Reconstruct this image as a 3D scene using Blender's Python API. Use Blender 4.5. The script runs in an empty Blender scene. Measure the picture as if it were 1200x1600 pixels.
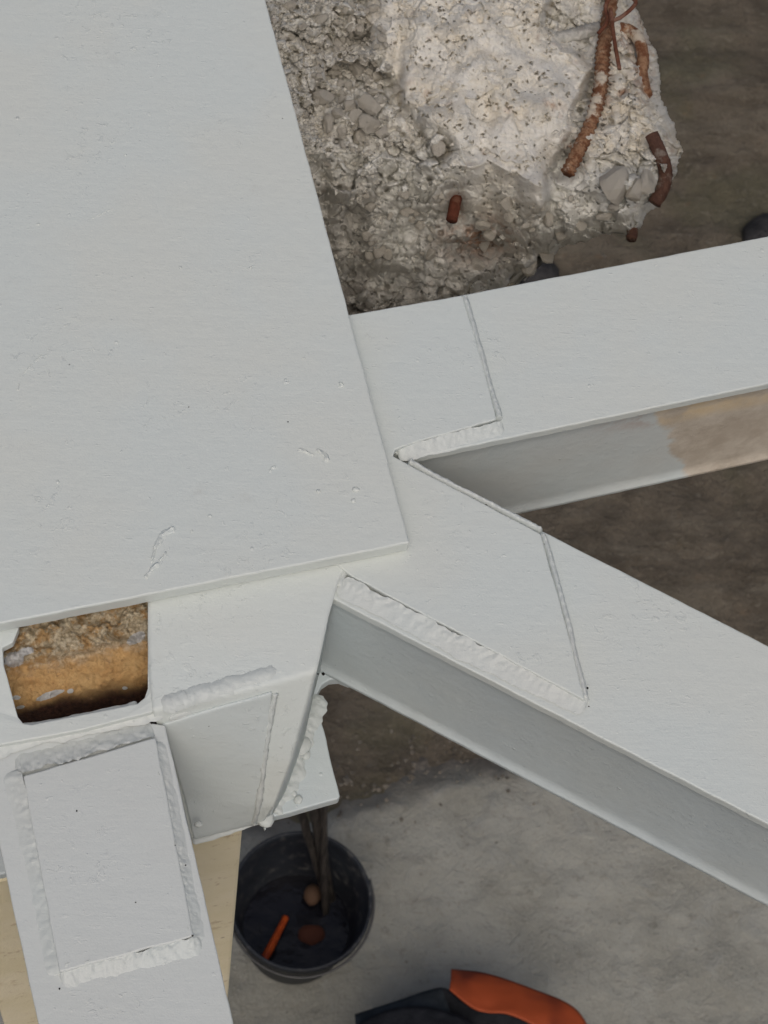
import bpy, bmesh, math, random
import numpy as np
from mathutils import Vector, Matrix

random.seed(7); RNG = np.random.RandomState(11)
S = bpy.context.scene
COL = S.collection
# ------------------------------------------------------------------ camera
F = 3300.0; CX, CY = 600.0, 800.0
VPX, VPY = 280.0, 2450.0            # where plumb lines meet in the photograph
Zc = Vector((CX - VPX, VPY - CY, F)).normalized()
Xc = (Vector((1, 0, 0)) - Zc * Zc.x).normalized()
Yc = Zc.cross(Xc)
M = Matrix((Xc, Yc, Zc))            # camera -> world rotation
H = 1.185
cam = bpy.data.cameras.new('camera'); co = bpy.data.objects.new('camera', cam); COL.objects.link(co)
co.matrix_world = Matrix.Translation((0, 0, H)) @ M.to_4x4()
cam.sensor_fit = 'VERTICAL'; cam.sensor_height = 36.0; cam.lens = F / 1600 * 36.0
cam.clip_start = 0.05; cam.clip_end = 200
cam.dof.use_dof = True; cam.dof.focus_distance = 1.36; cam.dof.aperture_fstop = 30
S.camera = co
# ------------------------------------------------------------------ sky and sun
SUN_EL, SUN_AZ = math.radians(60), math.radians(178)   # azimuth clockwise from +Y (photo: from lower right)
w = bpy.data.worlds.new('World'); S.world = w; w.use_nodes = True
nt = w.node_tree; bg = nt.nodes['Background']
sky = nt.nodes.new('ShaderNodeTexSky'); sky.sky_type = 'NISHITA'; sky.sun_disc = False
sky.sun_elevation = SUN_EL; sky.sun_rotation = SUN_AZ
sky.dust_density = 6; sky.ozone_density = 0.6; sky.air_density = 1.0
nt.links.new(sky.outputs[0], bg.inputs[0]); bg.inputs[1].default_value = 0.09
sl = bpy.data.lights.new('sun', 'SUN'); sl.energy = 1.0; sl.angle = math.radians(40); sl.color = (1, .995, .97)
so = bpy.data.objects.new('sun', sl); COL.objects.link(so)
sd = Vector((math.sin(SUN_AZ) * math.cos(SUN_EL), math.cos(SUN_AZ) * math.cos(SUN_EL), math.sin(SUN_EL)))
so.rotation_euler = sd.to_track_quat('Z', 'Y').to_euler(); so.location = (0, 0, 4)
S.view_settings.view_transform = 'Standard'; S.view_settings.look = 'None'
S.view_settings.exposure = -0.38; S.view_settings.gamma = 1

Mn = np.array(M)
def P(px, py, z):
    """point of the horizontal plane z seen at this place of the photograph"""
    d = M @ Vector(((px - CX) / F, (CY - py) / F, -1))
    t = (z - H) / d.z
    return Vector((d.x * t, d.y * t, z))
def PN(px, py, z):
    c = np.stack([(px - CX) / F, (CY - py) / F, -np.ones_like(px)], -1)
    d = c @ Mn.T
    t = (z - H) / d[..., 2]
    return d * t[..., None] + np.array([0, 0, H])
# ------------------------------------------------------------------ noise
def _h(ix, iy, seed):
    n = (ix.astype(np.int64) * 374761393 + iy.astype(np.int64) * 668265263 + seed * 1442695041) & 0xffffffff
    n = ((n ^ (n >> 13)) * 1274126177) & 0xffffffff
    return ((n ^ (n >> 16)) & 0xffffff) / float(0xffffff)
def vnoise(x, y, seed=0):
    ix = np.floor(x); iy = np.floor(y); fx = x - ix; fy = y - iy
    fx = fx * fx * fx * (fx * (fx * 6 - 15) + 10); fy = fy * fy * fy * (fy * (fy * 6 - 15) + 10)
    a = _h(ix, iy, seed); b = _h(ix + 1, iy, seed); c = _h(ix, iy + 1, seed); d = _h(ix + 1, iy + 1, seed)
    return (a + (b - a) * fx) * (1 - fy) + (c + (d - c) * fx) * fy - .5
def fbm(x, y, o=4, seed=0, g=.5):
    r = 0; a = 1
    for i in range(o):
        r = r + a * vnoise(x, y, seed + i * 17); ca, sa = .8, .6
        x, y = (x * ca - y * sa) * 2.03 + 5.1, (x * sa + y * ca) * 2.03 + 1.7; a *= g
    return r
def voro(x, y, seed=0, jit=.9):
    """nearest distance, gap to the second, facet height, cell random"""
    ix = np.floor(x); iy = np.floor(y)
    d1 = np.full(x.shape, 9.); d2 = np.full(x.shape, 9.); fac = np.zeros(x.shape); rnd = np.zeros(x.shape)
    for dx in (-1, 0, 1):
        for dy in (-1, 0, 1):
            cx = ix + dx; cy = iy + dy
            px = cx + .5 + (_h(cx, cy, seed) - .5) * jit; py = cy + .5 + (_h(cx, cy, seed + 5) - .5) * jit
            d = np.hypot(x - px, y - py)
            f = (_h(cx, cy, seed + 9) - .5) + (x - px) * (_h(cx, cy, seed + 3) - .5) * 1.8 + (y - py) * (_h(cx, cy, seed + 4) - .5) * 1.8
            m = d < d1
            d2 = np.where(m, d1, np.minimum(d2, d)); d1 = np.where(m, d, d1)
            fac = np.where(m, f, fac); rnd = np.where(m, _h(cx, cy, seed + 7), rnd)
    return d1, d2 - d1, fac, rnd
def sst(a, b, x):
    t = np.clip((x - a) / (b - a), 0, 1); return t * t * (3 - 2 * t)
def sdist(poly, X, Y):
    """signed distance to a polygon, positive inside"""
    d = np.full(X.shape, 1e9); ins = np.zeros(X.shape, bool); n = len(poly)
    for i in range(n):
        x0, y0 = poly[i]; x1, y1 = poly[(i + 1) % n]
        ex, ey = x1 - x0, y1 - y0
        t = np.clip(((X - x0) * ex + (Y - y0) * ey) / (ex * ex + ey * ey), 0, 1)
        d = np.minimum(d, np.hypot(X - x0 - t * ex, Y - y0 - t * ey))
        if y0 != y1:
            c = ((y0 > Y) != (y1 > Y)) & (X < (x1 - x0) * (Y - y0) / (y1 - y0) + x0)
            ins ^= c
    return np.where(ins, d, -d)
# ------------------------------------------------------------------ material helper
class Mat:
    def __init__(s, name, rough=.5, spec=.5):
        s.m = bpy.data.materials.new(name); s.m.use_nodes = True; s.t = s.m.node_tree
        s.b = s.t.nodes['Principled BSDF']; s.b.inputs['Roughness'].default_value = rough
        s.b.inputs['Specular IOR Level'].default_value = spec
        s.co = s.t.nodes.new('ShaderNodeTexCoord').outputs['Object']
    def link(s, a, b): s.t.links.new(a, b)
    def inp(s, sock, v):
        if hasattr(v, 'is_output'): s.link(v, sock)
        else: sock.default_value = v
    def map(s, scale=(1, 1, 1), rot=0, loc=(0, 0, 0)):
        n = s.t.nodes.new('ShaderNodeMapping'); n.inputs['Scale'].default_value = scale
        n.inputs['Rotation'].default_value = (0, 0, rot); n.inputs['Location'].default_value = loc
        s.link(s.co, n.inputs[0]); return n.outputs[0]
    def noise(s, scale, detail=4, rough=.55, vec=None, dist=0):
        n = s.t.nodes.new('ShaderNodeTexNoise'); n.inputs['Scale'].default_value = scale
        n.inputs['Detail'].default_value = detail; n.inputs['Roughness'].default_value = rough
        n.inputs['Distortion'].default_value = dist
        s.link(vec or s.co, n.inputs['Vector']); return n.outputs[0]
    def math(s, op, a, b=0.0, c=0.0, clamp=False):
        n = s.t.nodes.new('ShaderNodeMath'); n.operation = op; n.use_clamp = clamp
        for i, v in enumerate((a, b, c)): s.inp(n.inputs[i], v)
        return n.outputs[0]
    def ramp(s, f, a, b, lo=0.0, hi=1.0):
        n = s.t.nodes.new('ShaderNodeMapRange'); n.interpolation_type = 'SMOOTHSTEP'
        s.link(f, n.inputs[0])
        for i, v in enumerate((a, b, lo, hi)): n.inputs[i + 1].default_value = v
        return n.outputs[0]
    def mix(s, f, a, b):
        n = s.t.nodes.new('ShaderNodeMix'); n.data_type = 'RGBA'
        s.inp(n.inputs[0], f)
        for k, v in ((6, a), (7, b)):
            if hasattr(v, 'is_output'): s.link(v, n.inputs[k])
            else: n.inputs[k].default_value = (*v, 1)
        return n.outputs[2]
    def spots(s, scale, r0, r1, keep, vec=None):
        """sparse round marks: 1 inside r0, 0 outside r1, only in a share of the cells"""
        n = s.t.nodes.new('ShaderNodeTexVoronoi'); n.inputs['Scale'].default_value = scale
        s.link(vec or s.co, n.inputs['Vector'])
        a = s.ramp(n.outputs['Distance'], r0, r1, 1.0, 0.0)
        sp = s.t.nodes.new('ShaderNodeSeparateColor'); s.link(n.outputs['Color'], sp.inputs[0])
        k = s.math('GREATER_THAN', sp.outputs[0], 1 - keep)
        return s.math('MULTIPLY', s.math('MULTIPLY', a, k), sp.outputs[1])
    def attr(s, name):
        n = s.t.nodes.new('ShaderNodeAttribute'); n.attribute_name = name; return n.outputs['Fac']
    def color(s, c): s.inp(s.b.inputs['Base Color'], c if hasattr(c, 'is_output') else (*c, 1)); return s
    def bump(s, *layers):
        prev = None
        for h, dist in layers:
            n = s.t.nodes.new('ShaderNodeBump'); n.inputs['Strength'].default_value = 1
            n.inputs['Distance'].default_value = dist; s.link(h, n.inputs['Height'])
            if prev: s.link(prev, n.inputs['Normal'])
            prev = n.outputs[0]
        s.link(prev, s.b.inputs['Normal']); return s
    def xyz(s):
        n = s.t.nodes.new('ShaderNodeSeparateXYZ'); s.link(s.co, n.inputs[0]); return n.outputs

def paint(name, base=(.66, .705, .68), warm=(.675, .705, .665), brush=0.0, primer=False, lump=1.0):
    m = Mat(name, .42, .4)
    big = m.noise(9, 3); fine = m.noise(900, 3, .6)
    mid = m.noise(110, 4, .6)
    br = m.noise(1, 5, .6, m.map((45, 700, 200), brush))
    br2 = m.noise(1, 3, .6, m.map((18, 160, 60), brush + .15))
    bl = m.spots(95, .03, .16, .10)            # little paint pimples
    pn = m.noise(150, 5, .6, None, .6); patch = m.ramp(m.noise(14, 3, .5), .50, .64)
    bl2 = m.math('ADD', m.math('MULTIPLY', m.ramp(pn, .56, .70), patch), m.math('MULTIPLY', m.ramp(m.noise(210, 2, .5), .69, .78), .8))
    drag = m.ramp(m.noise(1, 4, .6, m.map((90, 330, 200), brush + .5)), .62, .74)
    pit = m.spots(60, .018, .03, .20)          # pinholes
    dirt = m.ramp(m.noise(26, 6, .7), .60, .80)
    c = m.mix(m.ramp(big, .35, .65), base, warm)
    c = m.mix(m.math('MULTIPLY', dirt, .38), c, (.50, .50, .46))
    c = m.mix(m.math('MULTIPLY', m.ramp(pit, .3, .5), .8), c, (.06, .055, .05))
    if primer:
        x, y, z = m.xyz()
        e = m.math('ADD', x, m.math('MULTIPLY', m.math('SUBTRACT', m.noise(40, 4), .5), .030))
        e = m.math('ADD', e, m.math('MULTIPLY', m.math('ADD', z, .07), .42))
        f = m.ramp(e, primer - .0035, primer + .0035)
        soft = m.ramp(e, primer - .065, primer + .02)
        pc = m.mix(m.ramp(m.noise(30, 6, .7), .3, .7), (.70, .63, .53), (.50, .43, .345))
        up = m.ramp(z, -.066, -.048)
        pc = m.mix(m.math('MULTIPLY', up, m.ramp(m.noise(22, 5), .35, .6)), pc, (.76, .60, .38))
        st = m.ramp(m.noise(60, 7, .75), .44, .60)
        c = m.mix(m.math('MULTIPLY', m.math('MULTIPLY', soft, st), m.math('MULTIPLY', up, .6)), c, (.42, .24, .17))
        c = m.mix(f, c, pc)
        m.link(m.ramp(f, 0, 1, .42, .6), m.b.inputs['Roughness'])
    m.color(c)
    m.bump((mid, .0005 * lump), (br2, .0002 * lump), (br, .00009 * lump), (fine, .00010),
           (bl, .0005), (bl2, .00024), (drag, .00012), (pit, -.0006))
    return m.m
# ------------------------------------------------------------------ object helpers
def tag(o, label=None, cat=None, group=None, kind=None):
    for k, v in (('label', label), ('category', cat), ('group', group), ('kind', kind)):
        if v: o[k] = v
    return o
def empty(name, loc, label, cat):
    o = bpy.data.objects.new(name, None); COL.objects.link(o); o.location = loc
    o.empty_display_size = .05
    return tag(o, label, cat)
def root_of(o):
    v = Vector((0, 0, 0))
    while o is not None: v += o.location; o = o.parent
    return v
def link(name, me, mat, parent=None, smooth=False):
    o = bpy.data.objects.new(name, me); COL.objects.link(o)
    if mat and not me.materials: me.materials.append(mat)
    if smooth:
        me.polygons.foreach_set('use_smooth', [True] * len(me.polygons))
    if parent is not None:
        o.parent = parent; o.matrix_parent_inverse = Matrix.Translation(-root_of(parent))
        if parent.type == 'MESH': o.matrix_parent_inverse = Matrix.Identity(4)
    return o
def mesh(name, vs, fs):
    me = bpy.data.meshes.new(name); me.from_pydata([tuple(v) for v in vs], [], fs); me.update(); return me
def prism(name, top, thick, mat, parent, bev=.0008, wob=0.0):
    """plate: polygon of world points (top face) with its real thickness"""
    if wob:                                   # slightly uneven cut edge
        pts = []
        for i, p in enumerate(top):
            q = top[(i + 1) % len(top)]; L = (q - p).length; n = max(1, int(L / .006))
            t = Vector((-(q - p).y, (q - p).x, 0)).normalized()
            for k in range(n):
                s = p.lerp(q, k / n)
                if k: s = s + t * (float(vnoise(np.array([s.x * 90.]), np.array([s.y * 90.]), 3)[0]) + .5 * float(vnoise(np.array([s.x * 260.]), np.array([s.y * 260.]), 5)[0])) * wob
                pts.append(s)
        top = pts
    bm = bmesh.new()
    a = [bm.verts.new(p) for p in top]; b = [bm.verts.new(p - Vector((0, 0, thick))) for p in top]
    bm.faces.new(a); bm.faces.new(b[::-1])
    n = len(a)
    for i in range(n): bm.faces.new((a[i], b[i], b[(i + 1) % n], a[(i + 1) % n]))
    bmesh.ops.recalc_face_normals(bm, faces=bm.faces)
    me = bpy.data.meshes.new(name); bm.to_mesh(me); bm.free()
    o = link(name, me, mat, parent)
    if bev:
        mo = o.modifiers.new('bevel', 'BEVEL'); mo.width = bev; mo.segments = 2; mo.limit_method = 'ANGLE'; mo.angle_limit = .7
    return o
def plate(name, px, z, thick, mat, parent, **k):
    return prism(name, [P(x, y, z(x, y) if callable(z) else z) for x, y in px], thick, mat, parent, **k)
def rpath(pts, n):
    """resample a polyline of vectors, smoothly"""
    pts = [Vector(p) for p in pts]
    out = []
    m = len(pts)
    for k in range(n):
        s = k / (n - 1) * (m - 1); i = min(int(s), m - 2); t = s - i
        p0 = pts[max(i - 1, 0)]; p1 = pts[i]; p2 = pts[i + 1]; p3 = pts[min(i + 2, m - 1)]
        out.append(.5 * ((2 * p1) + (p2 - p0) * t + (2 * p0 - 5 * p1 + 4 * p2 - p3) * t * t + (3 * p1 - p0 - 3 * p2 + p3) * t ** 3))
    return out
def weld(px, z, wid, hgt, mat, parent, seed=1, step=.0009, amp=1.0, name='weld_bead', ripple=.0055, z2=None, side=0):
    """a hand-laid weld bead: half-round ridge with crescent ripples, along a line"""
    pts = [P(x, y, z if z2 is None else z + (z2 - z) * i / (len(px) - 1)) for i, (x, y) in enumerate(px)]
    L = sum((pts[i + 1] - pts[i]).length for i in range(len(pts) - 1))
    n = max(8, int(L / step)); c = rpath(pts, n); K = 12
    vs = []; fs = []
    for i, p in enumerate(c):
        t = (c[min(i + 1, n - 1)] - c[max(i - 1, 0)]).normalized(); sd = Vector((-t.y, t.x, 0)).normalized()
        s = i / (n - 1) * L
        end = min(1, math.sqrt(max(0.0, min(s, L - s) / (wid * .5) + .02)))
        q = np.array([s * 130.0 + seed * 7.3]); q2 = np.array([s * 420.0 + seed * 3.1])
        wv = 1 + amp * .35 * float(fbm(q, q * 0 + seed, 3, seed)[0])
        off = amp * wid * .30 * float(fbm(q * .7, q * 0 + 3.7, 3, seed + 4)[0])
        for k in range(K + 1):
            a = k / K * 2 - 1
            r = s + wid * .45 * (1 - a * a)                 # crescents bulge along the run
            rp = ((r / ripple + .25 * float(vnoise(q, q * 0 + 9, seed)[0])) % 1.0)
            h = (max(0, 1 - a * a)) ** .75
            if side: h = ((1 + a * side) / 2) ** 1.05
            nz = float(fbm(np.array([s * 380.]), np.array([a * 2.2 + seed]), 3, seed + 2)[0])
            hh = hgt * end * h * .62 * (1 + amp * ((.20 if side else .22) * rp + (.46 if side else .36) * nz) + .2 * (wv - 1))
            vs.append(p + sd * (a * wid * .5 * wv * (.4 + .6 * end) + off * (.4 if side else 1) - side * wid * (.07 if wid > .011 else .03)) + Vector((0, 0, hh - .0007)))
    for i in range(n - 1):
        for k in range(K):
            a = i * (K + 1) + k; fs.append((a, a + 1, a + K + 2, a + K + 1))
    # close underneath
    base = len(vs)
    return link(name, mesh(name, vs, fs), mat, parent, True)
def tube(name, pts, r, mat, parent=None, n=None, seg=14, ribs=0.0, pitch=.006, taper=None, rough=0.0, seed=0, smooth=True):
    L = sum((Vector(pts[i + 1]) - Vector(pts[i])).length for i in range(len(pts) - 1))
    n = n or max(6, int(L / .0012)); c = rpath(pts, n)
    vs = []; fs = []
    up = Vector((0.13, .21, 1)).normalized()
    for i, p in enumerate(c):
        t = (c[min(i + 1, n - 1)] - c[max(i - 1, 0)]).normalized()
        u = (up - t * up.dot(t)).normalized(); v = t.cross(u); s = i / (n - 1) * L
        for k in range(seg):
            a = 2 * math.pi * k / seg; rr = r * (taper(i / (n - 1)) if taper else 1)
            if ribs:
                ph = ((s + r * .9 * math.cos(2 * a)) / pitch) % 1.0
                rr += ribs * max(0, 1 - abs(ph - .5) / .22)
                if abs(math.cos(a)) < .17: rr += ribs * .8
            if rough: rr += rough * float(fbm(np.array([s * 260. + 3 * math.cos(a)]), np.array([3 * math.sin(a) + seed]), 3, seed)[0])
            vs.append(p + (u * math.cos(a) + v * math.sin(a)) * rr)
    for i in range(n - 1):
        for k in range(seg):
            a = i * seg + k; b = i * seg + (k + 1) % seg
            fs.append((a, b, b + seg, a + seg))
    fs.append(tuple(range(seg))[::-1]); fs.append(tuple((n - 1) * seg + k for k in range(seg)))
    o = link(name, mesh(name, vs, fs), mat, parent, smooth)
    return o
def relief(name, u0, u1, v0, v1, step, zf, mat, keep=None, skirt=.1, shrink=.85, attrs=None, parent=None):
    nu = int((u1 - u0) / step) + 1; nv = int((v1 - v0) / step) + 1
    U, V = np.meshgrid(np.linspace(u0, u1, nu), np.linspace(v0, v1, nv))
    Z = zf(U, V); W = PN(U, V, Z).reshape(-1, 3)
    idx = np.arange(nu * nv).reshape(nv, nu)
    q = np.stack([idx[:-1, :-1], idx[1:, :-1], idx[1:, 1:], idx[:-1, 1:]], -1).reshape(-1, 4)
    if keep is not None:
        K = keep(U, V).reshape(-1); q = q[K[q].all(1)]
    used = np.unique(q); re = -np.ones(nu * nv, int); re[used] = np.arange(len(used))
    W = W[used]; q = re[q]
    # boundary skirt so that the body has depth
    e = np.concatenate([q[:, [0, 1]], q[:, [1, 2]], q[:, [2, 3]], q[:, [3, 0]]])
    key = {}
    es = np.sort(e, 1); code = es[:, 0].astype(np.int64) * 10 ** 7 + es[:, 1]
    un, fi, ct = np.unique(code, return_index=True, return_counts=True)
    be = e[fi[ct == 1]]
    bv = np.unique(be); cen = W[bv].mean(0)
    mp = {int(v): i for i, v in enumerate(bv)}
    rings = [W]; fs = q.tolist(); prev = {int(v): int(v) for v in bv}; cnt = len(W)
    for s in (.12, .5, 1.0):
        low = W[bv].copy(); f = 1 - (1 - shrink) * s ** .45
        low[:, 0] = cen[0] + (low[:, 0] - cen[0]) * f; low[:, 1] = cen[1] + (low[:, 1] - cen[1]) * f
        low[:, 2] -= skirt * s
        rings.append(low)
        cur = {int(v): cnt + i for i, v in enumerate(bv)}; cnt += len(bv)
        for a, b in be: fs.append((prev[int(b)], prev[int(a)], cur[int(a)], cur[int(b)]))
        prev = cur
    allv = np.concatenate(rings)
    me = bpy.data.meshes.new(name); me.from_pydata(allv.tolist(), [], fs); me.update()
    if attrs:
        for an, fn in attrs.items():
            A = me.attributes.new(an, 'FLOAT', 'POINT')
            d = np.zeros(len(allv), np.float32); d[:len(W)] = fn(U, V).reshape(-1)[used]
            d[len(W):] = float(np.median(d[bv])); A.data.foreach_set('value', d)
    return link(name, me, mat, parent, True), (U, V, Z)

# ================================================================== MATERIALS
white = paint('white_paint')
white_b = paint('white_paint_brace', brush=.46)
white_r = paint('white_paint_arm', brush=-.2)
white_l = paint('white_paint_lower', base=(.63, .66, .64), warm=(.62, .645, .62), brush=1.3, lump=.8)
weldm = paint('white_paint_weld', base=(.60, .64, .62), warm=(.61, .63, .60), lump=1.0)

def rust(name, a, b, c, rough=.75):
    m = Mat(name, rough, .25)
    f = m.noise(160, 7, .75); g = m.noise(45, 5, .65)
    col = m.mix(m.ramp(f, .4, .62), a, b)
    col = m.mix(m.ramp(g, .53, .62), col, c)
    m.color(col); m.bump((f, .0016), (m.noise(700, 4, .7), .0006)); return m.m
rust_bright = rust('rust_bright', (.17, .065, .030), (.36, .21, .12), (.62, .54, .43))
rust_dark = rust('rust_dark', (.075, .035, .024), (.12, .06, .04), (.20, .16, .13))
rust_wire = rust('rust_wire', (.13, .045, .025), (.20, .08, .045), (.24, .13, .09))
rust_red = rust('rust_red', (.10, .028, .015), (.15, .045, .025), (.18, .08, .05))
cem_bar = rust('cement_coated_bar', (.46, .45, .41), (.62, .60, .55), (.32, .30, .27))

# broken concrete
cm = Mat('broken_concrete', .92, .15)
n1 = cm.noise(38, 6, .7); n2 = cm.noise(420, 6, .75); n3 = cm.noise(900, 3, .6); n4 = cm.noise(90, 5, .65)
dust = cm.attr('dust'); damp_shade = cm.attr('damp_shade'); rst = cm.attr('rust')
c = cm.mix(cm.ramp(n1, .38, .62), (.66, .645, .585), (.82, .805, .745))
c = cm.mix(dust, c, cm.mix(cm.ramp(n1, .35, .65), (.70, .635, .52), (.78, .745, .67)))
c = cm.mix(cm.math('MULTIPLY', cm.ramp(n2, .50, .66), .55), c, (.80, .78, .72))
c = cm.mix(cm.math('MULTIPLY', cm.ramp(n2, .42, .30), .45), c, (.26, .245, .215))
c = cm.mix(cm.math('MULTIPLY', cm.spots(70, .10, .34, .4), .4), c, (.55, .40, .31))
c = cm.mix(cm.math('MULTIPLY', cm.math('MAXIMUM', cm.spots(300, .12, .24, .20), cm.spots(1, .08, .20, .22, cm.map((130, 300, 200), .9))), cm.ramp(cm.noise(28, 3, .6), .42, .60)), c, (.055, .048, .04))
c = cm.mix(damp_shade, c, cm.mix(cm.ramp(n4, .4, .6), (.24, .215, .185), (.48, .44, .39)))  # lower concrete darkened: damp tone plus the flange's shadow painted into the colour
c = cm.mix(cm.math('MULTIPLY', rst, cm.ramp(n4, .40, .60)), c, (.32, .13, .045))
chip = cm.attr('chip'); c = cm.mix(cm.ramp(chip, .40, .0, 0, .26), c, (.16, .145, .125)); c = cm.mix(cm.ramp(chip, .6, 1.1, 0, .45), c, (.84, .82, .76))
cm.color(c)
cm.bump((n4, .0016), (n2, .0010), (n3, .0004), (cm.spots(420, .12, .26, .22), -.0012))
concrete = cm.m
sm = Mat('chipped_stone', .9, .2)
nn = sm.noise(330, 6, .75)
sm.color(sm.mix(sm.ramp(nn, .38, .62), (.52, .47, .385), (.92, .86, .75))); sm.bump((nn, .0016), (sm.noise(900, 3), .0005))
stone_m = sm.m

# ================================================================== GROUND
ZG = -3.30
g = Mat('soil', .9, .25)
st = g.noise(1, 7, .65, g.map((3.2, 12, 8), -.2), .4); a1 = g.noise(9, 8, .7); a2 = g.noise(55, 6, .7); a3 = g.noise(3.5, 4)
c = g.mix(g.ramp(a1, .35, .65), (.155, .128, .094), (.24, .20, .148))
c = g.mix(g.math('MULTIPLY', g.ramp(st, .50, .66), .75), c, (.26, .225, .17))
c = g.mix(g.math('MULTIPLY', g.ramp(a3, .50, .68), .5), c, (.17, .165, .10))
c = g.mix(g.math('MULTIPLY', g.ramp(a2, .58, .72), .5), c, (.34, .30, .24))
c = g.mix(g.math('MULTIPLY', g.ramp(g.noise(1, 5, .75, g.map((28, 70, 40), -.2)), .55, .68), .6), c, (.36, .32, .25))
c = g.mix(g.math('MULTIPLY', g.ramp(g.noise(130, 4, .7), .42, .30), .6), c, (.07, .056, .042))
c = g.mix(g.math('MULTIPLY', g.ramp(g.noise(14, 6, .7), .60, .72), .5), c, (.27, .185, .115))
g.color(c); g.bump((st, .06), (a1, .04), (a2, .015))
def gz(X, Y): return ZG + .05 * fbm(X * 2.1, Y * 3.4, 5, 31) + .018 * fbm(X * 14, Y * 20, 4, 41)
N = 260
gx = np.concatenate([[-40, -12, -5], np.linspace(-1.6, 3.0, N), [6, 14, 40]])
gy = np.concatenate([[-40, -12, -5], np.linspace(-.2, 5.2, N), [8, 16, 40]])
GX, GY = np.meshgrid(gx, gy); GZ = gz(GX, GY); nn_ = len(gx)
idx = np.arange(nn_ * nn_).reshape(nn_, nn_)
q = np.stack([idx[:-1, :-1], idx[:-1, 1:], idx[1:, 1:], idx[1:, :-1]], -1).reshape(-1, 4)
o = link('ground', mesh('ground', np.stack([GX, GY, GZ], -1).reshape(-1, 3).tolist(), q.tolist()), g.m, None, True)
tag(o, 'brown uneven soil with streaks far below the steelwork', None, None, 'structure')

# grey concrete slab, lower part of the picture
s_ = Mat('slab_concrete', .85, .3)
b1 = s_.noise(4.5, 7, .6); b2 = s_.noise(30, 7, .7); b3 = s_.noise(160, 4, .7); b4 = s_.noise(12, 6, .65, None, 1.2)
ed = s_.attr('edge')
c = s_.mix(s_.ramp(b1, .36, .64), (.31, .302, .258), (.395, .387, .338))
c = s_.mix(s_.math('MULTIPLY', s_.ramp(b4, .53, .70), .5), c, (.35, .35, .32))
c = s_.mix(s_.math('MULTIPLY', s_.ramp(b2, .56, .70), .45), c, (.18, .165, .13))
c = s_.mix(s_.math('MULTIPLY', s_.spots(30, .05, .16, .2), .7), c, (.10, .085, .06))
c = s_.mix(s_.math('MULTIPLY', s_.ramp(s_.noise(1, 6, .7, s_.map((5, 22, 5), 1.2)), .56, .70), .25), c, (.12, .105, .08))
c = s_.mix(s_.math('MULTIPLY', s_.ramp(b3, .52, .66), .5), c, (.42, .41, .36))
c = s_.mix(s_.math('MULTIPLY', s_.ramp(s_.noise(75, 5, .75), .58, .70), .55), c, (.17, .155, .125))
c = s_.mix(ed, c, s_.mix(s_.ramp(b2, .4, .6), (.14, .115, .09), (.22, .185, .15)))
s_.color(c); s_.bump((b4, .012), (b2, .008), (b3, .003))
ZS = ZG + .045
EDGE = [(-300, 1330), (420, 1262), (520, 1225), (600, 1212), (660, 1188), (740, 1172), (820, 1168), (1000, 1120), (1320, 1040), (1700, 980), (1700, 2600), (-300, 2600)]
def slab_z(U, V):
    d = sdist(EDGE, U, V) + 22 * fbm(U / 60, V / 60, 4, 3)
    return ZS - .075 * (1 - sst(0, 55, d)) + .012 * fbm(U / 80, V / 80, 4, 8) + .006 * fbm(U / 18, V / 18, 3, 9) * (1.5 - sst(0, 120, d))
def slab_edge(U, V):
    d = sdist(EDGE, U, V) + 30 * fbm(U / 45, V / 45, 5, 3)
    return np.clip(1 - sst(-10, 75, d), 0, 1) * .9
o, _ = relief('slab', -300, 1700, 1000, 2500, 7, slab_z, s_.m, skirt=.08, shrink=1.0, attrs={'edge': slab_edge},
              keep=lambda U, V: sdist(EDGE, U, V) + 22 * fbm(U / 60, V / 60, 4, 3) > -4)
tag(o, 'grey trowelled concrete slab beneath the brace', None, None, 'structure')

# loose grit along the slab edge (nobody could count it)
vs = []; fs = []
for k in range(420):
    t = random.random()
    if k % 3: x = random.uniform(430, 1250); y = 1240 - (x - 430) * .2 + random.gauss(0, 38)
    else: x = random.uniform(450, 1250); y = random.uniform(-30, 1260)
    p = P(x, y, ZS + .0 if k % 3 else ZG + .005); 
    if not k % 3: p.z = float(gz(np.array([p.x]), np.array([p.y]))[0])
    r = random.uniform(.002, .0065) * (1 if k % 13 else 1.7)
    b = len(vs)
    for d in ((1, 0, 0), (-1, 0, 0), (0, 1, 0), (0, -1, 0), (0, 0, .7), (0, 0, -.7)):
        vs.append(p + Vector(d) * r + Vector([random.uniform(-.4, .4) * r for _ in range(3)]))
    fs += [(b + i, b + j, b + k2) for i, j, k2 in ((0, 2, 4), (2, 1, 4), (1, 3, 4), (3, 0, 4), (2, 0, 5), (1, 2, 5), (3, 1, 5), (0, 3, 5))]
gm = Mat('grit', .9); gm.color(gm.mix(gm.ramp(gm.noise(30, 2), .35, .65), (.11, .095, .075), (.20, .175, .14)))
o = link('grit', mesh('grit', vs, fs), gm.m); tag(o, 'scattered grit and crumbs on the soil and along the slab edge', 'grit', None, 'stuff')

# ================================================================== STEEL FRAME
frame = empty('steel_frame', P(420, 760, -.02), 'white painted welded steel node with a wide cap plate and three braces', 'steel frame')
ZA = 0.0; TA = .012
ZGS = -.0125; TG = .005
ZF = -.0178; TF = .008; ZB = -.148
cap = plate('cap_plate', [(-500, -260), (346, -260), (640, 848), (-500, 1074)], ZA, TA, white, frame, bev=.0012, wob=.0005)
gus = plate('gusset_plate', [(380, 529), (549, 491), (722, 461), (752, 560), (776, 655), (640, 694), (618, 702), (614, 712), (636, 724), (845, 834), (880, 960), (914, 1094), (548, 899), (500, 860), (300, 800)],
            ZGS, TG, white_r, frame, bev=.0009, wob=.0006)
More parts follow.
